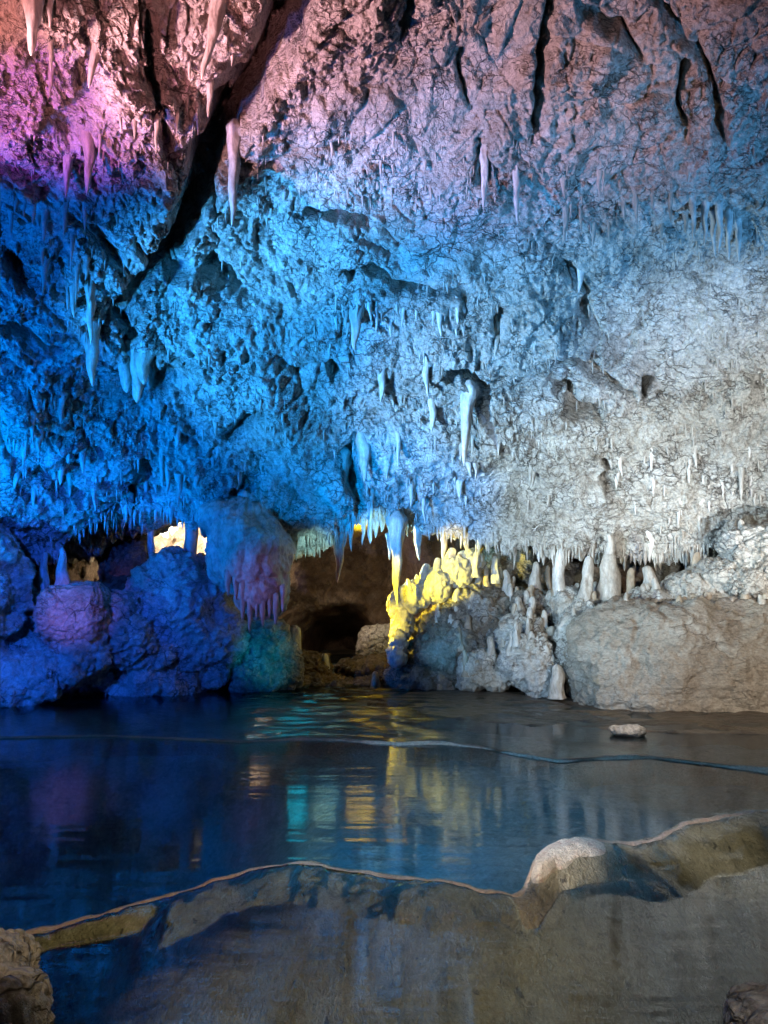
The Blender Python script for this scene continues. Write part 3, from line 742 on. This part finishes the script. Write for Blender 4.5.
# small stubs standing on the crusts, found by looking where the rock faces up
bpy.context.view_layer.update()
DG = bpy.context.evaluated_depsgraph_get()
def ground_hit(px, py):
    x, y, z = ray(px, py)
    ok, loc, nrm, idx, ob, _ = S.ray_cast(DG, Vector((0, 0, CAMZ)), Vector((float(x), float(y), float(z))).normalized())
    return (loc, nrm, ob.name) if ok else (None, None, '')
_r = random.Random(21)
for zx0, zy0, zx1, zy1, cnt, lab, grp in [
        (455, 575, 600, 690, 34, 'small stubby stalagmite among the crusts between the passage and the slab', 'stubs on the crusts'),
        (590, 580, 768, 612, 16, 'little cream nub on the crust along the top of the slab', 'nubs along the slab'),
        (400, 565, 480, 640, 10, 'little yellow nub on the knobbly cascade', 'nubs on the cascade')]:
    made = 0
    for _ in range(2000):
        if made >= cnt: break
        px = _r.uniform(zx0, zx1); py = _r.uniform(zy0, zy1)
        loc, nrm, nm = ground_hit(px, py)
        if loc is None or nrm.z < .5 or not nm.startswith(('crust', 'rock_bank', 'dripstone', 'rock_slab')) or loc.y > 10.8: continue
        if nm.startswith('rock_slab') and py > 605: continue
        hh = _r.uniform(7, 22) * (.7 if 'nub' in lab else 1)
        stalagmite(px, py + 4, py - hh, _r.uniform(6, 12), loc.y + .06, lab, group=grp, power=_r.uniform(.25, .6), seg=14, rings=16, dx=_r.uniform(-1, 2), mat=M_drip if 'yellow' in lab else None)
        made += 1

# ------------------------------------------------------------------ pools
R1 = [(-250, 985), (-60, 948), (0, 936), (60, 925), (100, 915), (140, 903), (170, 893), (210, 880), (250, 868), (290, 862), (320, 863), (360, 870), (420, 880), (480, 891), (512, 894), (524, 888), (534, 874), (548, 858), (580, 853), (630, 855), (660, 851), (684, 840), (720, 833), (768, 825), (900, 808), (1200, 790)]
R2 = [(-400, 742), (-100, 738), (100, 734), (180, 737), (240, 740), (300, 737), (345, 738), (400, 742), (440, 741), (480, 745), (520, 753), (560, 759), (600, 756), (650, 755), (700, 761), (768, 769), (900, 785), (1300, 830)]
R3 = [(380, 699), (400, 705), (430, 716), (480, 722), (540, 727), (600, 730), (650, 733), (700, 735), (768, 736), (900, 750), (1300, 800)]
def line(R, z):
    a, b = zip(*R)
    P = onplane(np.array(a, float), np.array(b, float), z)
    xs = P[:, 0]; ys = P[:, 1]
    o = np.argsort(xs)
    return lambda x: np.interp(x, xs[o], ys[o])
Y1 = line(R1, .03); Y2 = line(R2, .05); Y3 = line(R3, .04)

def xgrid(n=260, half=9):
    return None

def ground():
    xs = np.linspace(-16, 16, 320); ys = np.concatenate([np.linspace(-6, .5, 20)[:-1], np.linspace(.5, 11, 260), np.linspace(11, 20, 40)[1:]])
    X, Y = np.meshgrid(xs, ys)
    P = np.stack([X, Y, 0 * X], -1)
    Z = -.30 + .07 * perlin(P * .8 + 3) + .03 * fbm(P * 3, 3)
    Z = Z - 1.1 * smooth(-.2, -1.6, X) * smooth(6.6, 5.2, Y)
    far = smooth(0, 1.2, Y - Y2(X))
    Z = Z + .22 * far
    Z = Z + 1.0 * smooth(5.5, 9, np.abs(X))
    # ledge under the far side of the big pool
    Z = Z + .2 * smooth(.9, 0, np.abs(Y - Y2(X)))
    P[..., 2] = Z
    me = mesh_np('ground', P, gridfaces(len(xs), len(ys)))
    link('ground', me, M_bed, kind='structure')
ground()

def strip(name, xs, Yf, offs, zf, mat, **kw):
    """a band of relief following a line Y=Yf(x); offs: distances behind the line; zf(X,Y,d)"""
    X, O = np.meshgrid(xs, offs)
    Y = Yf(X) + O
    P = np.stack([X, Y, 0 * X], -1)
    P[..., 2] = zf(X, Y, O, P.copy())
    org = np.array([0, float(Yf(np.array(0.))), -.1])
    me = mesh_np(name, P - org, gridfaces(len(xs), len(offs)))
    return link(name, me, mat, origin=org, **kw)

def z_near(X, Y, d, P):
    n = .020 * fbm(P * np.array([2.6, 1.5, 1.]) + 5, 4) + .006 * fbm(P * np.array([10., 5., 1.]), 3) - .03 * np.clip(perlin(P * np.array([7., 11., 1.]) + 31) - .42, 0, 1)
    crest = .022 + .008 * perlin(P * 1.1) + .07 * smooth(.6, 1.3, X) * smooth(-.6, 0, d)
    back = np.where(d > 0, -1.1 * np.maximum(d - .03, 0) , 0)
    back = back - .25 * smooth(.05, .3, d)
    front = np.where(d < 0, -(.075 * smooth(-.06, -.7, d) + .16 * smooth(-.5, -1.5, d)), 0)
    # deeper hollow in the left near corner
    px, py = project(P)
    hol = smooth(175, 40, px + 14 * perlin(P * 2.5)) * smooth(-.05, -.3, d)
    sh = .25 * hol
    rp = .006 * np.abs(perlin(np.stack([X * 6, Y * 2, X * 0], -1))) * smooth(0, -.4, d)
    KX = float(onplane(552, 884, .03)[0])
    crest = crest + .055 * smooth(KX - .13, KX - .03, X) * smooth(KX + .55, KX + .12, X) * smooth(-.30, -.10, d)
    return crest + back + front + n - sh + rp - .10 * smooth(1.6, .9, Y)

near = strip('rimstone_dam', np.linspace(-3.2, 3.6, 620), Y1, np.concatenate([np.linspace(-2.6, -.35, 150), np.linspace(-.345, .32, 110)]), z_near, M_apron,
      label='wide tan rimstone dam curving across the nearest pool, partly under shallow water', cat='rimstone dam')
# pale knob and pinkish crest
KX = float(onplane(552, 884, .03)[0])
ks = strip('knob', np.linspace(KX - .16, KX + .40, 160), Y1, np.linspace(-.26, .06, 90),
           lambda X, Y, d, P: z_near(X, Y, d, P) + .006 + .004 * fbm(P * 14, 3) - .05 * smooth(.75, 1.15, np.sqrt(((X - KX - .03) / np.where(X < KX + .03, .13, .30)) ** 2 + ((d + .08) / .14) ** 2) + .25 * perlin(P * 7)), M_knob)
ks.parent = near; ks['label'] = 'bright cream-white rounded knob on the dam'
ks.location = (0, 0, 0)

def crest_strip(name, R, zc, width, h, mat, **kw):
    Yf = line(R, zc)
    def zf(X, Y, d, P):
        return zc - .05 + (h + .05) * np.exp(-(d / width) ** 4) + .006 * fbm(P * 6 + 4, 3)
    return strip(name, kw.pop('xs'), Yf, np.linspace(-width * 1.6, width * 1.6, 22), zf, mat, **kw)
Yc = line(R1, .03)
def zc(X, Y, d, P):
    return z_near(X, Y, d, P) + .007 * np.exp(-((d + .005) / .028) ** 2) * (1 + .6 * perlin(P * 9)) - .004
cr = strip('crest', np.linspace(-3.2, 3.6, 900), Y1, np.linspace(-.075, .05, 22), zc, M_rim)
cr.parent = near; cr.location = (0, 0, 0)

YM = line(R2, .03)
def z_mid(X, Y, d, P):
    w = .036 + .03 * perlin(P * 1.7)
    px = 384 + F * X / Y
    k = smooth(120, 330, px) * (.85 + 1.1 * perlin(P * 2.1 + 3)) + .25
    return .000 + .021 * k * np.exp(-(d / w) ** 2) + .012 * smooth(500, 640, px) * smooth(.35, 0, d) * (d > 0) + .008 * fbm(P * 5, 4) - 1.2 * np.maximum(-d - .06, 0) - .5 * np.maximum(d - .2, 0)
strip('rimstone_dam', np.linspace(-6, 7, 900), YM, np.linspace(-.3, .5, 34), z_mid, M_rim, label='thin wavy rimstone dam barely above the water in the middle distance', cat='rimstone dam')

def shelf():
    xs = np.linspace(-.3, 9, 620); t = np.linspace(0, 1, 150)
    X, T = np.meshgrid(xs, t)
    Ya = Y3(X); Y = Ya + T * (10.2 - Ya)
    P = np.stack([X, Y, 0 * X], -1)
    wr = perlin(P * 1.3)
    rp = ridged(np.stack([X * 1.1 + wr, Y * 2.6 + .8 * wr, X * 0], -1), 2)
    Z = .012 + .022 * rp + .005 * fbm(P * 6, 3) - .10 * smooth(.05, 0, T) - .2 * smooth(.0, -.3, X)
    P[..., 2] = Z
    org = np.array([2, 9, 0.])
    me = mesh_np('rock_shelf', P - org, gridfaces(len(xs), len(t)))
    link('rock_shelf', me, M_shelf, label='wet dark brown rippled shelf lying awash along the foot of the grey slab', cat='rock shelf', origin=org)
shelf()

def water(name, xs, ya, yb, nt, zf, mat):
    t = np.linspace(0, 1, nt)
    X, T = np.meshgrid(xs, t)
    A = ya(X); B = yb(X)
    Y = A + T * (B - A)
    P = np.stack([X, Y, 0 * X], -1); P[..., 2] = zf(X, Y, T)
    me = mesh_np(name, P, gridfaces(len(xs), nt))
    link(name, me, mat, kind='structure')
con = lambda v: (lambda x: v + 0 * x)
def znear_water(X, Y, T):
    d = Y - Y1(X)
    P = np.stack([X, Y, 0 * X], -1)
    film = z_near(X, Y, np.minimum(d, -.02), P) + .009 - .03 * smooth(-.05, -.01, d) - .06 * smooth(KX - .18, KX - .12, X) * smooth(KX + .34, KX + .22, X) * smooth(-.34, -.2, d)
    return np.maximum(-.002, film)
water('near_water', np.linspace(-4, 4, 620), con(.5), lambda x: Y1(x) - .005, 420, znear_water, M_wnear)
water('pool_water', np.linspace(-9, 9, 400), lambda x: Y1(x) + .0, lambda x: YM(x) - .0, 30, lambda X, Y, T: .012 + 0 * X, M_water)
def zfar(X, Y, T, base=.026):
    px = 384 + F * X / Y
    m = smooth(232, 262, px) * smooth(480, 400, px)
    P = np.stack([X * 1.2, Y * 2.0, 0 * X], -1)
    v = (Y - YM(X)) / .26 + .9 * perlin(P) + .3 * perlin(P * 3)
    fr = v - np.floor(v)
    saw = np.minimum(fr / .8, (1 - fr) / .2)
    return base + m * .0205 * saw * smooth(.05, .3, Y - YM(X))
water('far_water', np.linspace(-9, 9, 500), lambda x: YM(x) + .0, con(14.), 900, zfar, M_wfar)

mass('stone', [(627, 730, onplane(627, 734, .03)[1], 17, 4.5, .12, 2.4)], M_crystal, voxel=.008, big=.02, mid=.012, cellamp=.01, fine=.003, cell=12, label='flat pale stone lying alone on the wet shelf in the middle distance', cat='stone', seed=32)
d0 = 2.35
mass('rock', [(-12, 1000, 2.35, 34, 60, .25), (0, 1040, 2.2, 34, 50, .25)], M_bank, voxel=.009, big=.03, mid=.02, cellamp=.02, fine=.006, cell=12, label='rough tan rock poking up in the near left corner of the pool', cat='rock', seed=33)
mass('rock', [(775, 1035, 2.3, 44, 36, .2)], M_crystal, voxel=.009, big=.02, mid=.012, cellamp=.008, fine=.003, cell=10, label='rounded pale rock in the near right corner of the pool', cat='rock', seed=34)

# ------------------------------------------------------------------ lamps (unseen spots; some read off the coloured light, others added to brighten places)
def spot(name, pos, tgt, col, power, ang, blend=.6, r=.05):
    l = bpy.data.lights.new(name, 'SPOT'); l.energy = power; l.color = col; l.spot_size = math.radians(ang); l.spot_blend = blend; l.shadow_soft_size = r
    o = bpy.data.objects.new(name, l); COL.objects.link(o); o.location = pos
    o.rotation_euler = (Vector(tgt) - Vector(pos)).to_track_quat('-Z', 'Y').to_euler()
    return o
def T(px, py, D=None):
    return tuple(at(px, py, roof_depth(px, py) if D is None else D))
LAMPS = [
 ((-5.0, 6.2, 1.6), T(150, 400), (.0, .24, 1.0), 520, 80, .7),
 ((-4.2, 4.0, .5), T(120, 300), (.0, .15, 1.0), 1200, 60, .8),
 ((-3.8, 4.8, .8), T(335, 310), (.03, .38, 1.0), 3500, 44, .9),
 ((-3.8, 5.0, .9), T(650, 440), (.62, .86, .96), 2000, 42, .8),
 ((-2.4, 2.0, .6), T(580, 560), (.40, .66, 1), 1900, 30, .8),
 ((4.2, 5.0, .8), T(640, 230), (.10, .42, 1), 950, 50, .8),
 ((3.6, 5.5, .8), T(730, 430), (.88, .94, 1), 700, 60, .8),
 ((-3.4, 3.6, 2.4), T(50, 15), (1, .34, .32), 520, 42, .5),
 ((-3.4, 3.6, 2.2), T(40, 125), (.42, .05, .9), 620, 20, .7),
 ((-3.2, 4.2, 2.8), T(400, 10), (1, .56, .66), 1500, 46, .8),
 ((-2.0, 3.2, 1.2), T(120, 15), (1, .36, .40), 420, 28, .6),
 ((-4.5, 5.0, .4), T(120, 620, 9.2), (.0, .14, 1), 300, 60, .7),
 ((-2.6, 4.0, 2.0), T(80, 600, 9.0), (.01, .10, 1), 1200, 40, .9),
 ((3.0, 4.0, 1.6), T(700, 650, 8.6), (1, .90, .78), 520, 50, .8),
 ((-1.9, 4.5, .25), T(405, 490), (.0, .28, 1), 3400, 20, .8),
 ((1.6, 1.6, 3.6), tuple(onplane(300, 925, 0)), (1, .78, .42), 330, 34, .9),
 ((1.8, 1.6, 3.0), tuple(onplane(680, 850, 0)), (1, .84, .66), 330, 15, .9),
 ((-.2, .6, 2.6), tuple(onplane(5, 985, .1)), (1, .78, .55), 90, 9, .8),  # added to brighten the near left rock
 ((.6, .6, 2.6), tuple(onplane(765, 1015, .1)), (1, .9, .8), 80, 7, .8),  # added to brighten the near right rock
 ((-4.2, 5.6, .3), T(90, 462), (.0, .26, 1), 1000, 36, .9),
 ((-1.5, 3.0, 3.4), tuple(onplane(470, 800, 0)), (.10, .48, 1), 620, 46, .9),  # added to light the bed of the big pool
 ((-.8, 1.6, 2.4), tuple(onplane(556, 872, 0)), (1, .90, .78), 560, 7, .5),
 ((-1.9, 4.3, .25), T(290, 478), (.0, .28, 1), 1100, 13, .9),
 ((-2.4, 2.0, .6), T(585, 490), (.86, .95, 1), 1400, 18, .9),
 ((-3.8, 4.8, .8), T(290, 235), (.22, .62, 1), 1200, 20, .9),
 ((-1.5, 2.2, .6), T(500, 668, 9.4), (.8, .95, 1), 300, 6, .8),
 ((-2.9, 6.2, .35), T(404, 618, 9.8), (1, .80, .03), 1600, 5, .4),
 ((-2.9, 6.2, .45), T(446, 574, 9.8), (1, .84, .01), 4200, 8, .3),
 ((1.75, 3.3, .4), T(452, 541), (1, .75, .04), 3500, 3.6, .5),
 ((1.75, 3.3, .4), T(375, 527), (.45, .88, .9), 3000, 3.8, .5),
 ((1.75, 3.3, .4), T(315, 546), (.4, .85, .9), 2400, 4.2, .6),
 ((1.75, 3.3, .4), T(440, 645, 9.8), (0, .45, 1), 900, 6, .9),
 ((1.75, 3.3, .4), T(268, 655, 9.4), (0, .45, .75), 1500, 7, 1),
 ((-2.6, 3.6, 1.0), T(72, 610, 8.5), (1, .30, .35), 340, 10, 1),
 ((-2.6, 3.6, 1.0), T(265, 590, 8.5), (.8, .22, .6), 170, 12, 1),
 ((.3, 3.2, 4.0), tuple(onplane(627, 731, .03)), (1, .85, .7), 1200, 5, .6),  # added narrow spot to brighten the lone stone
 ((-1.6, 11.2, 2.0), (-2.0, 13.4, 2.2), (0, .5, 1), 4200, 13, .3),  # added row of spots colouring the hidden rear wall for the water reflections
 ((-1.2, 11.2, 2.0), (-1.35, 13.3, 2.15), (.0, .5, 1), 4000, 14, .3),
 ((-.8, 11.2, 2.0), (-.85, 13.2, 2.15), (.3, .75, .8), 2200, 13, .3),
 ((-.4, 11.2, 2.0), (-.35, 13.1, 2.15), (.9, .85, .05), 3200, 13, .3),
 ((.1, 11.0, 2.0), (.2, 12.8, 2.15), (1, .82, .04), 2600, 13, .3),
 ((-.9, 11.0, 2.05), (-.85, 13.2, 1.98), (0, .42, 1), 900, 13, .4),
 (tuple(at(575, 596, 10.7)), T(630, 556, 9.9), (0, .3, 1), 120, 120, .6),
 ((2.8, 4.5, 2.6), T(640, 120), (1, .8, .5), 50, 30, .9),
 (tuple(at(255, 585, 11.2)), T(415, 590, 9.9), (1, .74, .05), 1200, 36, .4),
 (tuple(at(262, 600, 10.9)), T(420, 530, 10.0), (.25, .75, 1), 900, 40, .5),
 (tuple(at(430, 655, 11.3)), T(400, 560, 10.6), (1, .75, .1), 60, 80, .5),
 (tuple(at(185, 620, 11.8)), T(183, 543, 13.6), (1, .95, .80), 2600, 80, .4),
 (tuple(at(330, 560, 10.4)), T(360, 600, 12.5), (1, .78, .6), 50, 100, .8),
]
for L in LAMPS: spot('unseen_spot', *L)

w = bpy.data.worlds.new('World'); S.world = w; w.use_nodes = True
bg = w.node_tree.nodes['Background']; bg.inputs['Color'].default_value = (.10, .16, .35, 1); bg.inputs['Strength'].default_value = .02

cam = bpy.data.cameras.new('camera'); co = bpy.data.objects.new('camera', cam); COL.objects.link(co)
cam.sensor_fit = 'VERTICAL'; cam.sensor_height = 24; cam.lens = F / 1024 * 24
co.location = (0, 0, CAMZ); co.rotation_euler = (math.pi / 2 + TH, 0, 0)
cam.clip_start = .05; cam.clip_end = 200
S.camera = co
S.view_settings.view_transform = 'Standard'; S.view_settings.look = 'None'; S.view_settings.gamma = 1; S.view_settings.exposure = 0
S.cycles.use_adaptive_sampling = True; S.cycles.adaptive_threshold = .03
S.cycles.max_bounces = 5; S.cycles.diffuse_bounces = 2; S.cycles.glossy_bounces = 3; S.cycles.transparent_max_bounces = 8
S.cycles.use_denoising = True
S.cycles.sample_clamp_indirect = 4
